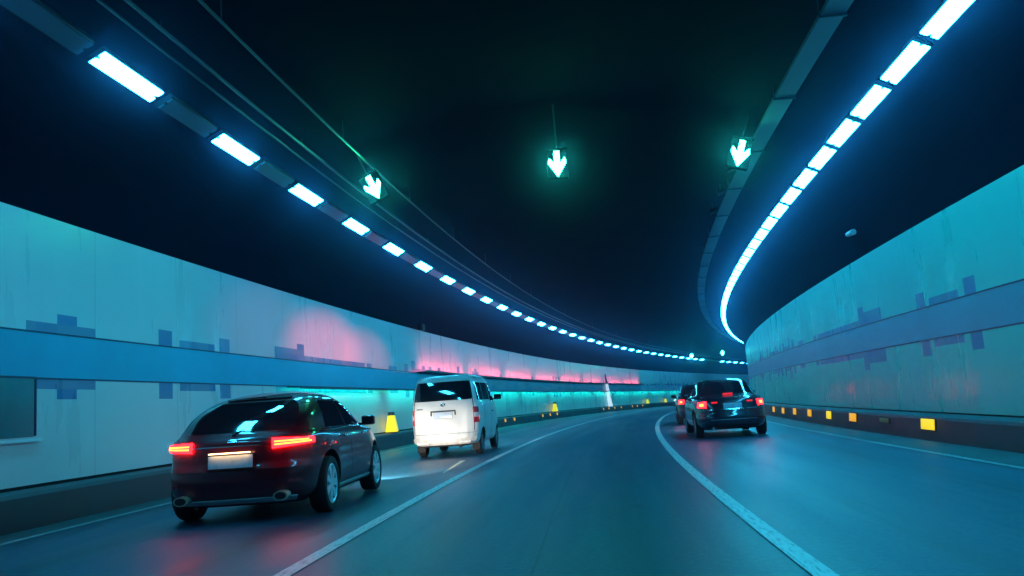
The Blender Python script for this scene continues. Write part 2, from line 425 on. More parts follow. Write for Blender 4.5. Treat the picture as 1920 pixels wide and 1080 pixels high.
def signal(s, u, z, tilt, label, group='green lane signals'):
    t = thing('lane_signal', label, 'traffic signal', frame(s, u, z, tilt), group)
    link('casing', CASE, t); link('hood', HOOD, t); link('arrow', ARR, t)
    top = (arch(u + .7*math.sin(tilt)) - z)/math.cos(tilt)
    bm = bmesh.new()
    cyl_bm(bm, (.10, 0, .30), (.10, 0, top+.12), .018, n=10)
    link('hanger', bm_mesh('hanger', bm, M['pipe']), t)
signal(17.05, -3.90, 6.06, math.radians(-24), 'green down arrow signal tilted on the left of the vault, nearest three')
signal(17.05, .14, 6.16, 0, 'green down arrow signal hanging upright at the middle of the vault')
signal(17.05, 3.93, 5.98, math.radians(18), 'green down arrow signal beside the cable tray on the right')
signal(104, -2.70, 5.90, 0, 'tiny distant green signal touching the left row of lamps')
signal(104, 1.05, 5.95, 0, 'tiny distant green signal just above the gap in the far lamps')

# ------------------------------------------------------------------ tray, conduits and small fittings
def tray():
    uc, z = 4.5486, 6.473
    t = thing('cable_tray', 'grey cable tray running along the right of the vault', 'cable tray', Matrix.Identity(4))
    link('trough', sweep('trough', [(uc-.18, z+.07), (uc-.18, z), (uc+.18, z), (uc+.18, z+.07), (uc+.165, z+.07), (uc+.165, z+.015), (uc-.165, z+.015), (uc-.165, z+.07)], M['galv'], closed=True), t)
    bm = bmesh.new(); h = arch(uc)-z
    for dy in (-.19, .19): cyl_bm(bm, (0, dy, -.03), (0, dy, h+.25), .012, n=6)
    box_bm(bm, (0, 0, -.02), (.04, .40, .03)); hm = bm_mesh('hanger', bm, M['pipe'])
    for s in np.arange(5, 110, 3.45): link('hanger', hm, t, frame(s, uc, z))
    for u, z, r, lab in ((-4.84, 6.60, .030, 'thin conduit, brighter upper one of the pair beside the left lamps'),
                         (-5.17, 6.60, .024, 'thin conduit, lower one of the pair next to the left lamps'),
                         (-3.98, 6.60, .022, 'thin faint conduit under the left arrow signal, farthest from the lamps')):
        pr = [(u+r*math.cos(a), z+r*math.sin(a)) for a in np.linspace(0, 2*math.pi, 11)[:-1]]
        c = thing('conduit', lab, 'pipe', Matrix.Identity(4), 'conduits under the vault')
        link('pipe', sweep('pipe', pr, M['pipe'], closed=True, s1=200, angle=60), c)
        bm = bmesh.new(); cyl_bm(bm, (0, 0, 0), (0, 0, arch(u)-z+.02), .010, n=6); cm = bm_mesh('clip', bm, M['pipe'])
        for s in np.arange(5, 100, 5.2): link('clip', cm, c, frame(s, u, z))
tray()
def fitting(name, label, cat, s, u, z, sg, mm):
    t = thing(name, label, cat, frame(s, u, z))
    bm = bmesh.new(); cyl_bm(bm, (-.26, 0, 0), (.22, 0, .03), .07, .055, 16)
    link('body', bm_mesh('body', bm, mm), t)
    link('bracket', boxes('bracket', [((0, sg*.10, .07), (.05, .16, .05), .008)], M['housing']), t)
fitting('wall_camera', 'small pale camera alone on the dark vault above the right wall', 'camera', 20.05, 6.72, 4.58, -1, M['grey_box'])
def junction_box():
    t = thing('junction_box', 'small dark box just above the top edge of the left wall', 'box', frame(32.3, -7.08, 4.52))
    link('body', boxes('body', [((0, 0, 0), (.34, .18, .26), .015)], M['black']), t)
    link('lid', boxes('lid', [((0, -.10, 0), (.30, .02, .22), .006)], M['housing']), t)
junction_box()
def cabinet():
    t = thing('hydrant_cabinet', 'dark teal recessed cabinet in the left wall at the picture edge', 'cabinet', frame(10.2, UL, 0))
    link('door', boxes('door', [((-.42, -.012, 1.60), (.80, .02, .82), .006), ((.42, -.012, 1.60), (.80, .02, .82), .006)], M['cabinet']), t)
    link('frame', boxes('frame', [((0, -.012, 2.02), (1.72, .03, .03), .004), ((-.85, -.012, 1.60), (.03, .03, .8), .004), ((.85, -.012, 1.60), (.03, .03, .8), .004)], M['trim']), t)
    link('sill', boxes('sill', [((0, -.03, 1.14), (1.9, .07, .05), .01)], M['white_post']), t)
    link('handle', boxes('handle', [((-.08, -.035, 1.6), (.02, .03, .14), .006), ((.08, -.035, 1.6), (.02, .03, .14), .006)], M['chrome']), t)
cabinet()
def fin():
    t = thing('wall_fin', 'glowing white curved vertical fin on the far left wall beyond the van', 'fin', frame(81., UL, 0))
    def curve(n, z0, z1, w0, w1, mm):
        V, F = [], []; N = 12
        for i in range(N+1):
            f = i/N; z = z0+(z1-z0)*f; x = .5*(1-((z-.43)/3.3))**2; wd = w0+(w1-w0)*f
            for dx, dy in ((-.07, .03), (.07, .03), (.07, -wd), (-.07, -wd)): V.append((x+dx, dy, z))
        for i in range(N):
            for k in range(4): F.append((4*i+k, 4*i+(k+1) % 4, 4*i+4+(k+1) % 4, 4*i+4+k))
        F += [(3, 2, 1, 0), (4*N, 4*N+1, 4*N+2, 4*N+3)]
        link(n, mesh(n, V, F, mm, angle=30), t)
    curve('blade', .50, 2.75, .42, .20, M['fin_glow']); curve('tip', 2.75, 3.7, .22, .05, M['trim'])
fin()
# amber delineators on the right kerb face
def delineator(name, s, u, z, sg, wd, h, mm, label, group):
    t = thing(name, label, 'delineator', frame(s, u, z, sg*math.radians(6)), group)
    link('lens', boxes('lens', [((0, sg*.016, 0), (wd, .022, h), .008)], mm), t)
    link('backing', boxes('backing', [((0, sg*.0, 0), (wd+.03, .010, h+.03))], M['black']), t)
for k, s in enumerate((15.91, 18.45, 20.96, 23.48, 26.12, 28.75, 31.36, 34.0)):
    g = 'amber delineators on the right kerb'
    if k == 0: a = (.62, .19, 'amber_bright', 'large amber delineator on the right kerb, nearest and widest')
    elif k == 1: a = (.60, .09, 'amber_dull', 'dull brownish half-height delineator on the right kerb')
    elif k == 3: a = (.50, .20, 'amber_bright', 'bright yellow delineator, fourth from the picture edge on the right kerb')
    elif k == 2: a = (.56, .19, 'amber', 'orange delineator between the dull one and the bright yellow one')
    else: a = (.5, .20, 'amber', 'small orange delineator on the right kerb between the sedan and the yellow one')
    delineator('kerb_delineator', s, 6.47+.028, .295-.02*(k > 5), 1, a[0], a[1], M[a[2]], a[3], g)
for k, s in enumerate((43.55, 45.75, 47.99, 55.83, 58.13, 60.38, 77.47, 79.67, 82.13, 84.89, 89.83, 92., 94.43)):
    lab = ('small amber delineator on the left kerb just right of the van' if k < 3 else
           'small amber delineator below the second yellow marker on the left kerb' if k < 6 else
           'tiny far amber delineator on the left kerb near the white fin')
    delineator('kerb_delineator', s, -6.80-.03, .33, -1, .32, .17, M['amber'], lab, 'amber delineators on the left kerb')
# tapered yellow markers standing on the left kerb
def marker(s, label, k=.86):
    t = thing('tapered_marker', label, 'marker', frame(s, -6.98, .49) @ Matrix.Scale(k, 4), 'yellow markers on the left kerb')
    def frus(n, z0, z1, a0, a1, d0, d1, mm):
        V = [(x*d, y*a, z) for z, a, d in ((z0, a0, d0), (z1, a1, d1)) for x, y in ((-1, -1), (1, -1), (1, 1), (-1, 1))]
        F = [(3, 2, 1, 0), (4, 5, 6, 7)]+[(k, (k+1) % 4, (k+1) % 4+4, k+4) for k in range(4)]
        me = mesh(n, V, F, mm); bm = bmesh.new(); bm.from_mesh(me)
        bmesh.ops.bevel(bm, geom=list(bm.edges), offset=.015, segments=2, affect='EDGES'); bm.to_mesh(me); bm.free(); smooth_mesh(me, 35)
        link(n, me, t)
    frus('foot', 0, .035, .25, .25, .2, .2, M['black'])
    frus('body', .036, .68, .225, .13, .17, .11, M['yellow'])
    frus('cap', .681, .82, .12, .11, .10, .09, M['housing'])
marker(27.68, 'yellow tapered marker with dark cap between the black car and the van')
marker(60.5, 'yellow tapered marker on the left kerb right of the white van')
marker(97.5, 'tiny yellow marker on the far left kerb, first of the two by the dark cars', .75)
marker(106., 'tiny yellow marker on the far left kerb, closest to the dark cars', .7)

# coloured light strips tucked behind the edges of the left band
M['red_strip'] = mat('red light strip', (.5, .05, .05), .4, emit=(1., .10, .16), es=44.)
M['teal_strip'] = mat('turquoise light strip', (.05, .5, .5), .4, emit=(.0, 1., .80), es=19.)
def strip(s0, s1, z, up, reach, mm, name, label, cat, group):
    t = thing(name, label, cat, Matrix.Identity(4), group)
    a, b = UL-.03, UL+reach; q = 1 if up else -1
    link('ledge', sweep('ledge', [(a, z), (b, z), (b, z+q*.07), (b-.012, z+q*.07), (b-.012, z+q*.02), (a, z+q*.02)], M['trim'], s0=s0, s1=s1, closed=True), t)
    link('light', sweep('light', [(b-.085, z+q*.024), (b-.018, z+q*.024), (b-.018, z+q*.05), (b-.085, z+q*.05)], mm, s0=s0+.25, s1=s1-.25, closed=True), t)
for k in range(8): strip(32.+8*k, 40.+8*k, 2.70, True, .36, M['red_strip'], 'light_strip', 'red light strip along the top edge of the blue band on the left wall', 'light strip', 'red light strips on the left band')
for k in range(12): strip(20.+8*k, 28.+8*k, 1.997, False, .36, M['teal_strip'], 'light_strip', 'turquoise light strip under the blue band on the left wall', 'light strip', 'turquoise light strips under the left band')
def pink_spot(s, u, z, ts, tz, energy, ang, label):  # added spotlight that throws pink light on the left wall, no known source
    t = thing('wall_projector', label, 'spotlight', frame(s, u, z), 'pink wall projectors')
    o = W(s, u, z); d = (W(ts, UL, tz)-o); d.normalize()
    rot = frame(s, u, z).to_3x3().inverted().to_4x4() @ d.to_track_quat('-Z', 'Y').to_matrix().to_4x4()
    bm = bmesh.new(); cyl_bm(bm, (0, 0, -.10), (0, 0, .12), .075, .06, 18)
    link('body', bm_mesh('body', bm, M['black']), t, rot)
    bm = bmesh.new(); cyl_bm(bm, (0, 0, -.106), (0, 0, -.101), .06, .06, 18)
    link('lens', bm_mesh('lens', bm, M['glass']), t, rot)
    bm = bmesh.new(); cyl_bm(bm, (0, 0, 0), (0, 0, arch(u)-z+.02), .014, n=8); link('hanger', bm_mesh('hanger', bm, M['pipe']), t)
    l = bpy.data.lights.new('projector_beam', 'SPOT'); l.energy = energy; l.color = (1., .13, .17); l.spot_size = math.radians(ang); l.spot_blend = 1.; l.shadow_soft_size = .03
    link('projector_beam', l, t, rot @ Matrix.Translation((0, 0, -.13)) @ Matrix.Diagonal((2.6, 1, 1, 1)))
for k, (ts, tz, e, a) in enumerate(((19.0, 3.4, 600, 13), (22.9, 3.0, 5600, 14), (26.2, 2.9, 3000, 12))):
    pink_spot(20.5+2.4*k, 4.22, 6.56, ts, tz, e, a, ('first', 'second', 'third')[k]+' of three dark spotlights beside the cable tray on the right of the vault')

# ------------------------------------------------------------------ vehicles
class Body:
    """stack of rounded plan slices: (z, rear x, front x, half width, rear exponent, front exponent)"""
    def __init__(s, rows):
        s.R = np.array(rows, float); z = s.R[:, 0]; s.z0, s.z1 = z[0], z[-1]
        s.D = []
        for c in range(1, 6): s.D.append(s._slopes(z, s.R[:, c]))
    @staticmethod
    def _slopes(x, y):
        h = np.diff(x); d = np.diff(y)/h; m = np.zeros(len(x)); m[0], m[-1] = d[0], d[-1]
        for i in range(1, len(x)-1):
            if d[i-1]*d[i] > 0:
                a, b = 2*h[i]+h[i-1], h[i]+2*h[i-1]; m[i] = (a+b)/(a/d[i-1]+b/d[i])
        return m
    def at(s, z):
        x = s.R[:, 0]; i = int(np.clip(np.searchsorted(x, z)-1, 0, len(x)-2)); h = x[i+1]-x[i]; t = min(1, max(0, (z-x[i])/h))
        out = []
        for c in range(1, 6):
            y0, y1, m0, m1 = s.R[i, c], s.R[i+1, c], s.D[c-1][i], s.D[c-1][i+1]
            out.append((2*t**3-3*t**2+1)*y0+(t**3-2*t**2+t)*h*m0+(-2*t**3+3*t**2)*y1+(t**3-t**2)*h*m1)
        return out
    def rear(s, t, z):      # t = y / half width
        x0, x1, w, nr, nf = s.at(z); xc, a = (x0+x1)/2, (x1-x0)/2
        return Vector((xc-a*max(0, 1-abs(t)**nr)**(1/nr), t*w, z))
    def front(s, t, z):
        x0, x1, w, nr, nf = s.at(z); xc, a = (x0+x1)/2, (x1-x0)/2
        return Vector((xc+a*max(0, 1-abs(t)**nf)**(1/nf), t*w, z))
    def side(s, x, z, sg):
        x0, x1, w, nr, nf = s.at(z); xc, a = (x0+x1)/2, (x1-x0)/2; X = (x-xc)/a; n = nr if X < 0 else nf
        return Vector((x, sg*w*max(0, 1-abs(X)**n)**(1/n), z))
    def polar(s, q, z, sg):  # q from 0 (middle of the rear) through 1 (corner) to 2 (middle of the side)
        x0, x1, w, nr, nf = s.at(z); xc, a = (x0+x1)/2, (x1-x0)/2
        c, d = (1., q) if q <= 1 else (2.-q, 1.)
        r = 1/((c**nr+d**nr)**(1/nr))
        return Vector((xc-a*c*r, sg*w*d*r, z))
    def solid(s, name, m, nz=44, za=None, zb=None, grow=0., angle=38):
        zs = sorted(set(list(np.linspace(za or s.z0, zb or s.z1, nz)) + [r for r in s.R[:, 0] if (za or s.z0) <= r <= (zb or s.z1)]))
        V, F = [], []; A, B = 18, 12
        per = [(-1, -1+2*i/B) for i in range(B)] + [(-1+2*i/A, 1) for i in range(A)] + [(1, 1-2*i/B) for i in range(B)] + [(1-2*i/A, -1) for i in range(A)]
        n = len(per)
        for z in zs:
            x0, x1, w, nr, nf = s.at(z); xc, a = (x0+x1)/2, (x1-x0)/2
            for X, Y in per:
                e = nr if X < 0 else nf
                r = 1/((abs(X)**e+abs(Y)**e)**(1/e))
                V.append((xc+(a+grow)*X*r, (w+grow)*Y*r, z))
        for i in range(len(zs)-1):
            for k in range(n): F.append((i*n+k, (i+1)*n+k, (i+1)*n+(k+1) % n, i*n+(k+1) % n))
        F.append(tuple(range(n))); F.append(tuple((len(zs)-1)*n+k for k in range(n-1, -1, -1)))
        me = mesh(name, V, F, m, angle=angle)
        return me
def slab(name, grid, m, off=.004, thick=.012, angle=35):
    """a patch of surface points given real thickness: outer face 'off' above the body, inner face sunk below it"""
    nr, nc = len(grid), len(grid[0]); V, F = [], []; nor = []
    for i in range(nr):
        for j in range(nc):
            a = grid[min(i+1, nr-1)][j]-grid[max(i-1, 0)][j]; b = grid[i][min(j+1, nc-1)]-grid[i][max(j-1, 0)]
            v = a.cross(b); nor.append(v.normalized() if v.length > 1e-9 else Vector((0, 0, 1)))
    c = sum((grid[i][j] for i in range(nr) for j in range(nc)), Vector())/(nr*nc)
    mid = nor[(nr//2)*nc+nc//2]; sg = 1 if mid.dot(Vector((c.x-2.0, c.y, .1*(c.z-.6)))) > 0 else -1
    for k in (0, 1):
        for i in range(nr):
            for j in range(nc): V.append(grid[i][j]+sg*nor[i*nc+j]*(off if k == 0 else off-thick))
    N = nr*nc
    for i in range(nr-1):
        for j in range(nc-1):
            q = (i*nc+j, i*nc+j+1, (i+1)*nc+j+1, (i+1)*nc+j); F.append(q); F.append(tuple(N+x for x in reversed(q)))
    bd = [j for j in range(nc)]+[i*nc+nc-1 for i in range(1, nr)]+[(nr-1)*nc+j for j in range(nc-2, -1, -1)]+[i*nc for i in range(nr-2, 0, -1)]
    for k in range(len(bd)):
        a, b = bd[k], bd[(k+1) % len(bd)]; F.append((a, N+a, N+b, b))
    return mesh(name, V, F, m, angle=angle)
def L(a, b, n): return [a+(b-a)*i/(n-1) for i in range(n)]
def rear_patch(B, t0, t1, z0, z1, shrink=0., n=14, k=8):
    """shrink pulls the corners in, so the patch reads as a rounded pane"""
    g = []
    for z in L(z0, z1, k):
        f = abs((z-(z0+z1)/2)/((z1-z0)/2)); e = shrink*f**4
        g.append([B.rear(t, z) for t in L(t0+e*(t1-t0)/2, t1-e*(t1-t0)/2, n)])
    return g
def side_patch(B, rows, sg, n=10):
    """rows: (z, x start, x end) from bottom to top"""
    return [[B.side(x, z, sg) for x in L(a, b, n)] for z, a, b in rows]
def corner_patch(B, q0, q1, z0, z1, sg, n=14, k=5, lift=0., pinch=0.):
    g = []
    for i in range(k):
        row = []
        for j in range(n):
            f = j/(n-1); q = q0+(q1-q0)*f
            zc, h = (z0+z1)/2+lift*f, (z1-z0)/2*(1-pinch*f)
            row.append(B.polar(q, zc+h*(-1+2*i/(k-1)), sg))
        g.append(row)
    return g
def smooth_rows(rows, k=7):
    z = [r[0] for r in rows]; out = []
    for q in L(z[0], z[-1], k): out.append((q, float(np.interp(q, z, [r[1] for r in rows])), float(np.interp(q, z, [r[2] for r in rows]))))
    return out
def wheel_meshes(R, wd, rr, spokes, mm):
    # tyre: a turned profile about the local Y axis (outer side towards -Y)
    prof = [(rr, -wd*.40), (rr+.01, -wd*.47), (R-.05, -wd*.5), (R-.015, -wd*.46), (R, -wd*.36), (R, wd*.36), (R-.015, wd*.46), (R-.05, wd*.5), (rr, wd*.44)]
    V, F = [], []; N = 40; n = len(prof)
    for i in range(N):
        a = 2*math.pi*i/N
        for r, y in prof: V.append((r*math.cos(a), y, r*math.sin(a)))
    for i in range(N):
        for k in range(n): F.append((i*n+k, i*n+(k+1) % n, ((i+1) % N)*n+(k+1) % n, ((i+1) % N)*n+k))
    ty = mesh('wheel', V, F, M['rubber'], angle=40)
    bm = bmesh.new()
    # rim ring
    prof = [(rr+.004, -wd*.43), (rr-.012, -wd*.45), (rr-.03, -wd*.40), (rr-.035, wd*.2), (rr+.004, wd*.2)]
    n = len(prof); vs = []
    for i in range(N):
        a = 2*math.pi*i/N; vs.append([bm.verts.new((r*math.cos(a), y, r*math.sin(a))) for r, y in prof])
    for i in range(N):
        for k in range(n): bm.faces.new((vs[i][k], vs[i][(k+1) % n], vs[(i+1) % N][(k+1) % n], vs[(i+1) % N][k]))
    cyl_bm(bm, (0, -wd*.44, 0), (0, wd*.1, 0), .055, .075, 20)
    for i in range(spokes):
        for d in (-.12, .12):
            a = 2*math.pi*i/spokes+d
            rot = Matrix.Rotation(-a, 4, 'Y')
            box_bm(bm, rot @ Vector(((rr+.03)/2, -wd*.36, 0)), (rr-.05, .035, .042), .008, rot)
    rim = bm_mesh('rim', bm, mm, 35)
    disc = bmesh.new(); cyl_bm(disc, (0, -wd*.12, 0), (0, -wd*.05, 0), rr*.62, n=28)
    return ty, rim, bm_mesh('brake_disc', disc, M['rim_dark'])
def vehicle(name, label, cat, s, u, yaw, B, P):
    root = thing(name, label, cat, frame(s, u, 0, 0, yaw))
    me = B.solid('body', P['paint'])
    body = link('body', me, root)
    # wheel arches are cut through the body
    bmc = bmesh.new()
    wy = P['track']; R = P['R']
    for x in P['axles']:
        for sg in (-1, 1): cyl_bm(bmc, (x, sg*(wy-.30), R+.02), (x, sg*(wy+.6), R+.02), R+.065, n=36)
    cm = bpy.data.meshes.new('cut'); bmc.to_mesh(cm); bmc.free(); cm.materials.append(M['dirt'])
    co = bpy.data.objects.new('cut', cm); COL.objects.link(co); co.parent = root
    md = body.modifiers.new('cut', 'BOOLEAN'); md.operation = 'DIFFERENCE'; md.object = co; md.solver = 'EXACT'; md.material_mode = 'TRANSFER'
    bpy.context.view_layer.update()
    dg = bpy.context.evaluated_depsgraph_get()
    new = bpy.data.meshes.new_from_object(body.evaluated_get(dg), depsgraph=dg)
    body.modifiers.clear(); body.data = new; new.name = 'body'; smooth_mesh(new, 38)
    bpy.data.objects.remove(co); bpy.data.meshes.remove(cm)
    ty, rim, disc = wheel_meshes(R, P['tyre'], P['rim'], P['spokes'], P['rim_mat'])
    for x in P['axles']:
        for sg in (-1, 1):
            mt = Matrix.Translation((x, sg*(wy-P['tyre']/2), R))
            if sg > 0: mt = mt @ Matrix.Rotation(math.pi, 4, 'Z')
            wv = link('wheel', ty, root, mt); link('rim', rim, wv); link('brake_disc', disc, wv)
    def part(n, me, parent=root, label=None): return link(n, me, parent, None, label)
    return root, part
def mirror(part, x, y, z, sg, m):
    bm = bmesh.new()
    box_bm(bm, (x, sg*(y+.13), z), (.10, .20, .14), .035); box_bm(bm, (x+.02, sg*(y+.02), z-.05), (.06, .10, .035), .01)
    p = part('side_mirror', bm_mesh('side_mirror', bm, m, 50))
    part('mirror_glass', boxes('mirror_glass', [((x-.052, sg*(y+.13), z), (.008, .16, .10), .003)], M['glass']), p)
def plate(part, x, z, wd, h, m, tilt=0, frame_m='black'):
    rot = Matrix.Rotation(tilt, 4, 'Y')
    p = part('licence_plate', boxes('licence_plate', [((x, 0, z), (.012, wd, h), .003, rot)], m))
    part('plate_frame', boxes('plate_frame', [((x+.008, 0, z), (.012, wd+.03, h+.03), .003, rot)], M[frame_m]), p)
def headlight(root, part, B, z0, z1, y, power):
    for sg in (-1, 1):
        g = [[B.front(t, z) for t in L(sg*.50, sg*.86, 8)] for z in L(z0, z1, 4)]
        part('head_lamp', slab('head_lamp', g, M['head'], .01, .03))
        x = max(v.x for r in g for v in r)
        l = bpy.data.lights.new('head_lamp_beam', 'SPOT'); l.energy = power; l.color = (1., .88, .74); l.spot_size = math.radians(52); l.spot_blend = .35; l.shadow_soft_size = .06
        o = link('head_lamp_beam', l, root, Matrix.Translation((x+.12, sg*y, (z0+z1)/2)) @ Matrix.Rotation(math.radians(-90), 4, 'Z') @ Matrix.Rotation(math.radians(90-17), 4, 'X'))

# ---- the black car with glowing tail lamps
def black_car():
    B = Body([
        (.20, .22, 4.00, .84, 5, 5), (.27, .09, 4.18, .92, 5, 5), (.36, .03, 4.28, .965, 5, 4), (.50, .0, 4.32, .985, 5, 4), (.62, .015, 4.32, .995, 5, 4),
        (.72, .05, 4.26, .99, 5, 4), (.84, .055, 4.12, .985, 5, 4), (.95, .07, 3.85, .975, 5, 4.5), (1.00, .12, 3.40, .955, 5, 5), (1.045, .20, 3.12, .915, 5, 6),
        (1.11, .27, 2.96, .885, 5, 6), (1.25, .46, 2.70, .83, 5, 6), (1.38, .74, 2.44, .745, 4.5, 6), (1.46, .98, 2.26, .66, 4, 6), (1.51, 1.20, 2.10, .55, 3.2, 5), (1.545, 1.40, 1.95, .40, 2.6, 4), (1.562, 1.52, 1.8, .24, 2.4, 3)])
    P = dict(paint=M['paint_black'], axles=(.86, 3.36), track=.985, R=.345, tyre=.235, rim=.245, spokes=7, rim_mat=M['rim'])
    root, part = vehicle('hatchback_car', 'black car with glowing red tail lamps in the left lane, nearest of all', 'car', 9.55, -3.69, math.radians(2.4), B, P)
    part('rear_window', slab('rear_window', rear_patch(B, -.80, .80, 1.07, 1.43, .10), M['glass']))
    part('spoiler', slab('spoiler', rear_patch(B, -.66, .66, 1.455, 1.48, .2), M['paint_black'], .022, .03))
    part('brake_light', slab('brake_light', rear_patch(B, -.16, .16, 1.461, 1.473), M['red_dim'], .026, .01))
    for sg in (-1, 1):
        part('side_window', slab('side_window', side_patch(B, smooth_rows([(1.05, 1.86, 2.92), (1.25, 1.86, 2.62), (1.40, 1.86, 2.38)]), sg), M['glass']))
        part('side_window', slab('side_window', side_patch(B, smooth_rows([(1.05, .88, 1.80), (1.25, 1.0, 1.80), (1.40, 1.14, 1.80)]), sg), M['glass']))
        part('window_trim', slab('window_trim', side_patch(B, [(1.022, .78, 3.0), (1.036, .78, 3.0)], sg, 24), M['chrome'], .006, .014))
        part('sill_trim', slab('sill_trim', side_patch(B, [(.265, 1.32, 3.02), (.30, 1.30, 3.04)], sg, 20), M['silver_trim'], .012, .03))
        for x in (1.62, 2.60):
            part('door_handle', slab('door_handle', side_patch(B, [(.905, x-.11, x+.09), (.935, x-.11, x+.09)], sg, 6), M['chrome'], .022, .03))
        for x0, x1 in ((1.83, 1.84), (2.92, 2.93)):
            part('door_seam', slab('door_seam', side_patch(B, smooth_rows([(.36, x0, x1), (1.0, x0, x1)]), sg, 3), M['gap'], .0015, .01))
        tlp = part('tail_lamp', slab('tail_lamp', corner_patch(B, .50, 1.08, .855, .970, sg, 18, 5, .012, .45), M['red'], .030, .05))
        part('light_bar', slab('light_bar', corner_patch(B, .53, .98, .924, .940, sg, 16, 3, .004), M['red_hot'], .036, .012), tlp)
        part('light_bar', slab('light_bar', corner_patch(B, .53, 1.02, .890, .908, sg, 16, 3, .016), M['red_hot'], .036, .012), tlp)
        part('reflector', slab('reflector', corner_patch(B, .70, .88, .455, .485, sg, 8, 3), M['red_dim'], .010, .02))
        bm = bmesh.new(); cyl_bm(bm, (.10, sg*.60, .315), (-.03, sg*.60, .31), .055, n=24)
        for v in bm.verts: v.co.y = sg*.60+(v.co.y-sg*.60)*1.6
        ex = part('exhaust_tip', bm_mesh('exhaust_tip', bm, M['exhaust']))
        bm = bmesh.new(); cyl_bm(bm, (-.028, sg*.60, .311), (-.034, sg*.60, .311), .042, n=24)
        for v in bm.verts: v.co.y = sg*.60+(v.co.y-sg*.60)*1.6
        part('exhaust_bore', bm_mesh('exhaust_bore', bm, M['gap']), ex)
        mirror(part, 2.62, .92, 1.09, sg, M['paint_black'])
    part('chrome_strip', slab('chrome_strip', rear_patch(B, -.49, .49, .905, .917, 0, 20, 3), M['chrome'], .010, .02))
    part('bumper_trim', slab('bumper_trim', rear_patch(B, -.78, .78, .245, .295, 0, 24, 4), M['silver_trim'], .014, .04))
    part('hatch_seam', slab('hatch_seam', rear_patch(B, -.82, .82, .622, .630, 0, 20, 2), M['gap'], .0015, .01))
    part('rear_badge', slab('rear_badge', rear_patch(B, -.055, .055, .94, .985, .5, 12, 7), M['chrome'], .008, .015))
    plate(part, .004, .735, .54, .15, M['plate_white'], math.radians(5))
    M['plate_glow'] = mat('lit plate lamp', (.8, .6, .4), .3, emit=(1., .62, .30), es=7.)
    part('plate_light', boxes('plate_light', [((-.022, 0, .838), (.03, .50, .012), .004)], M['plate_glow']))
    bm = bmesh.new(); cyl_bm(bm, (.20, .02, 1.06), (.40, -.30, 1.17), .010, n=8); cyl_bm(bm, (.17, .02, 1.03), (.24, .02, 1.07), .022, n=12)
    part('rear_wiper', bm_mesh('rear_wiper', bm, M['black']))
    headlight(root, part, B, .66, .78, .66, 1250)
black_car()

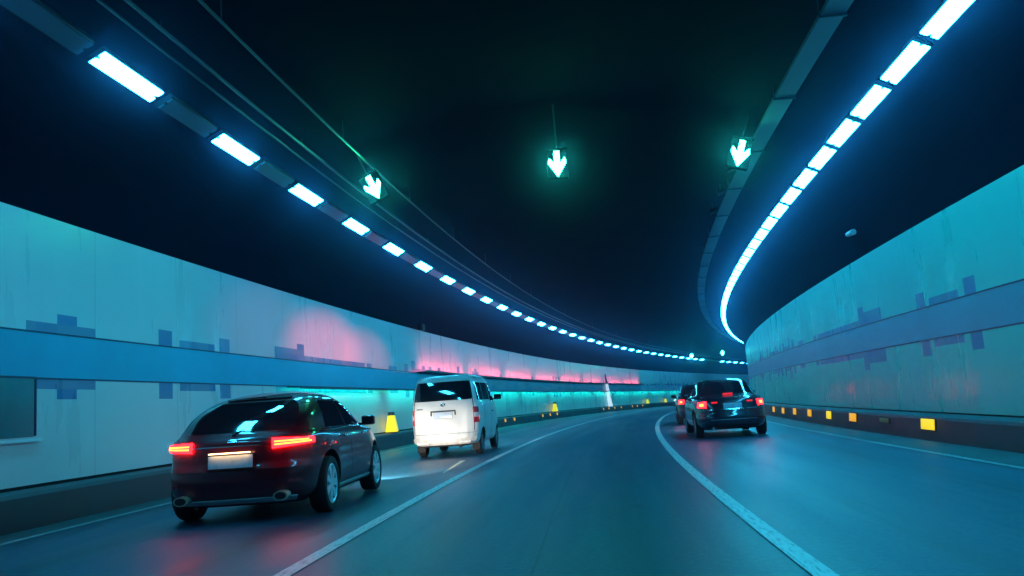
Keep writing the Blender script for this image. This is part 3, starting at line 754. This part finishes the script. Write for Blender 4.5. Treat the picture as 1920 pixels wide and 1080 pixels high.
# ---- the white van
def van():
    B = Body([
        (.30, .06, 3.75, .76, 8, 6), (.36, .02, 3.84, .80, 9, 6), (.46, .0, 3.88, .825, 9, 5), (.60, .02, 3.88, .84, 10, 5), (.80, .035, 3.84, .85, 10, 5), (1.0, .05, 3.72, .85, 10, 5),
        (1.20, .07, 3.50, .84, 10, 5), (1.34, .09, 3.32, .825, 10, 6), (1.55, .13, 3.05, .79, 10, 6), (1.75, .18, 2.80, .755, 9, 6), (1.87, .22, 2.64, .725, 8, 6),
        (1.945, .29, 2.50, .68, 6, 5), (1.985, .42, 2.36, .60, 5, 5), (2.005, .62, 2.15, .45, 4, 4)])
    P = dict(paint=M['paint_white'], axles=(.82, 3.12), track=.80, R=.295, tyre=.17, rim=.19, spokes=8, rim_mat=M['rim_dark'])
    root, part = vehicle('delivery_van', 'dusty white minivan with dark rear window in the left lane', 'van', 19.95, -3.29, 0, B, P)
    part('rear_window', slab('rear_window', rear_patch(B, -.90, .90, 1.37, 1.83, .045, 20, 12), M['glass']))
    part('tailgate_seam', slab('tailgate_seam', rear_patch(B, -.93, .93, .565, .573, 0, 22, 2), M['gap'], .0015, .01))
    for sg in (-1, 1):
        part('side_window', slab('side_window', side_patch(B, smooth_rows([(1.34, .34, 1.10), (1.78, .38, 1.10)]), sg), M['glass']))
        part('side_window', slab('side_window', side_patch(B, smooth_rows([(1.34, 1.16, 2.02), (1.78, 1.16, 2.02)]), sg), M['glass']))
        part('side_window', slab('side_window', side_patch(B, smooth_rows([(1.30, 2.10, 3.12), (1.55, 2.10, 2.86), (1.78, 2.10, 2.60)]), sg), M['glass']))
        for x0 in (1.12, 2.05):
            part('door_seam', slab('door_seam', side_patch(B, smooth_rows([(.40, x0, x0+.01), (1.3, x0, x0+.01)]), sg, 3), M['gap'], .0015, .01))
        part('door_handle', slab('door_handle', side_patch(B, [(1.02, 2.2, 2.38), (1.05, 2.2, 2.38)], sg, 6), M['black'], .02, .03))
        lens = part('tail_lamp', slab('tail_lamp', corner_patch(B, .90, 1.13, .80, 1.18, sg, 12, 8), M['red_dim'], .012, .03))
        part('clear_lens', slab('clear_lens', corner_patch(B, .905, 1.12, .93, 1.04, sg, 12, 4), M['clear'], .015, .02), lens)
        part('seam', slab('seam', rear_patch(B, sg*.895, sg*.885, .60, 1.85, 0, 3, 10), M['gap'], .0015, .01))
        part('mud_flap', boxes('mud_flap', [((.47, sg*.69, .27), (.015, .20, .28), .004)], M['rubber']))
        part('bumper_step', boxes('bumper_step', [((.0, sg*.52, .36), (.10, .30, .07), .02)], M['paint_white']))
        mirror(part, 2.86, .80, 1.40, sg, M['black'])
    # recessed plate panel with a dark hood over it
    part('plate_hood', boxes('plate_hood', [((.035, 0, 1.115), (.05, .62, .035), .012), ((.035, .30, 1.06), (.04, .03, .10), .01), ((.035, -.30, 1.06), (.04, .03, .10), .01)], M['housing']))
    plate(part, .030, 1.02, .44, .15, M['plate'], math.radians(5), 'grey_box')
    bm = bmesh.new()
    bmesh.ops.create_uvsphere(bm, u_segments=24, v_segments=12, radius=1)
    for v in bm.verts: v.co = Vector((.078+v.co.x*.012, v.co.y*.075, 1.265+v.co.z*.042))
    e = part('badge', bm_mesh('badge', bm, M['chrome'], 60))
    part('badge_bar', boxes('badge_bar', [((.066, 0, 1.265), (.006, .10, .012), .002)], M['housing']), e)
    part('nameplate', boxes('nameplate', [((.055, .58, 1.19), (.008, .15, .022), .003)], M['housing']))
    part('rear_bumper', slab('rear_bumper', rear_patch(B, -.93, .93, .37, .50, .02, 22, 6), M['paint_white'], .035, .05))
    bm = bmesh.new(); cyl_bm(bm, (.9, .1, .30), (.9, -.62, .30), .06, n=14); box_bm(bm, (.55, 0, .30), (.5, 1.1, .10), .03); cyl_bm(bm, (.5, -.35, .26), (.05, -.38, .25), .03, n=14)
    part('underbody', bm_mesh('underbody', bm, M['dirt']))
    headlight(root, part, B, .70, .84, .6, 300)
van()

# ---- the saloons in the right lane
def saloon(label, s, u, yaw, paint, lit, group=None, power=300):
    B = Body([
        (.20, .24, 4.20, .76, 5, 5), (.27, .08, 4.36, .83, 5, 5), (.36, .02, 4.44, .865, 5, 4), (.48, .0, 4.46, .88, 5, 4), (.60, .02, 4.46, .888, 4.5, 4), (.72, .045, 4.40, .885, 4.5, 4),
        (.84, .065, 4.22, .875, 4.2, 4), (.93, .10, 3.85, .855, 4, 4.5), (.975, .22, 3.40, .825, 4, 5), (1.0, .52, 3.22, .79, 4, 6), (1.04, .74, 3.10, .755, 4.5, 6),
        (1.15, .92, 2.90, .71, 4.5, 6), (1.28, 1.16, 2.62, .645, 4.5, 6), (1.36, 1.36, 2.42, .595, 4.5, 6), (1.41, 1.58, 2.25, .53, 4, 5), (1.435, 1.78, 2.08, .36, 3, 3)])
    P = dict(paint=paint, axles=(.94, 3.55), track=.865, R=.31, tyre=.20, rim=.20, spokes=7, rim_mat=M['rim_dark'])
    root, part = vehicle('saloon_car', label, 'car', s, u, yaw, B, P)
    part('rear_window', slab('rear_window', rear_patch(B, -.84, .84, 1.055, 1.365, .06, 16, 9), M['glass']))
    part('brake_light', slab('brake_light', rear_patch(B, -.16, .16, 1.035, 1.05, 0, 8, 3), M['red_low'] if lit else M['red_dim'], .03, .03))
    for sg in (-1, 1):
        part('window_surround', slab('window_surround', rear_patch(B, sg*.84, sg*.90, 1.06, 1.38, 0, 4, 9), M['chrome'], .006, .012))
        part('side_window', slab('side_window', side_patch(B, smooth_rows([(1.045, 1.98, 2.98), (1.2, 1.98, 2.70), (1.35, 1.98, 2.38)]), sg), M['glass']))
        part('side_window', slab('side_window', side_patch(B, smooth_rows([(1.045, 1.04, 1.92), (1.2, 1.22, 1.92), (1.35, 1.50, 1.92)]), sg), M['glass']))
        for x0 in (1.95, 2.95):
            part('door_seam', slab('door_seam', side_patch(B, smooth_rows([(.36, x0, x0+.01), (.98, x0, x0+.01)]), sg, 3), M['gap'], .0015, .01))
        for x in (1.72, 2.68):
            part('door_handle', slab('door_handle', side_patch(B, [(.87, x-.1, x+.1), (.895, x-.1, x+.1)], sg, 6), M['chrome'], .02, .03))
        lens = part('tail_lamp', slab('tail_lamp', corner_patch(B, .74, 1.10, .745, .89, sg, 14, 6, .0, .12), M['red'] if lit else M['red_low'], .012, .03))
        if lit:
            part('light_cell', slab('light_cell', corner_patch(B, .82, .98, .785, .845, sg, 8, 4), M['red_hot'], .022, .012), lens)
            part('inner_lens', slab('inner_lens', rear_patch(B, sg*.40, sg*.56, .845, .88, 0, 6, 3), M['red_low'], .010, .02))
        mirror(part, 2.78, .78, 1.02, sg, paint)
    plate(part, .036, .775, .44, .13, M['plate'], math.radians(5))
    part('chrome_strip', slab('chrome_strip', rear_patch(B, -.66, .66, .685, .70, 0, 20, 3), M['chrome'], .016, .03))
    part('bumper_seam', slab('bumper_seam', rear_patch(B, -.86, .86, .640, .648, 0, 20, 2), M['gap'], .0015, .01))
    part('bumper_trim', slab('bumper_trim', rear_patch(B, -.70, .70, .25, .33, 0, 20, 4), M['black'], .010, .03))
    bm = bmesh.new(); cyl_bm(bm, (.16, .5, .25), (.02, .5, .245), .032, n=16)
    part('exhaust_tip', bm_mesh('exhaust_tip', bm, M['chrome']))
    part('bumper_lip', slab('bumper_lip', rear_patch(B, -.62, .62, .44, .455, 0, 20, 3), M['chrome'], .008, .02))
    headlight(root, part, B, .62, .74, .62, power)
saloon('dark navy saloon with lit red tail lamps in the right lane', 20.75, 3.70, math.radians(1.0), M['paint_navy'], True)
saloon('dark car half hidden ahead of the navy saloon in the right lane', 30.9, 3.62, 0, M['paint_dark'], True)

# ------------------------------------------------------------------ thin haze, added for halos round the lamps
if HAZE:
    xs = [W(s, u, 0) for s in range(-30, 240, 5) for u in (-10, 10)]
    x0, x1 = min(v.x for v in xs)-2, max(v.x for v in xs)+2; y0, y1 = min(v.y for v in xs)-2, max(v.y for v in xs)+2; z0 = min(v.z for v in xs)-1.2
    hz = boxes('haze', [(((x0+x1)/2, (y0+y1)/2, (z0+9)/2), (x1-x0, y1-y0, 9-z0))], M['gap'])
    hm = bpy.data.materials.new('tunnel haze'); hm.use_nodes = True; nt = hm.node_tree; nt.nodes.clear()
    out = nt.nodes.new('ShaderNodeOutputMaterial'); v = nt.nodes.new('ShaderNodeVolumePrincipled')
    v.inputs['Color'].default_value = (.27, .52, 1., 1); v.inputs['Density'].default_value = HAZE; v.inputs['Anisotropy'].default_value = .96
    nt.links.new(v.outputs[0], out.inputs['Volume'])
    hz.materials.clear(); hz.materials.append(hm)
    link('haze', hz, kind='stuff')
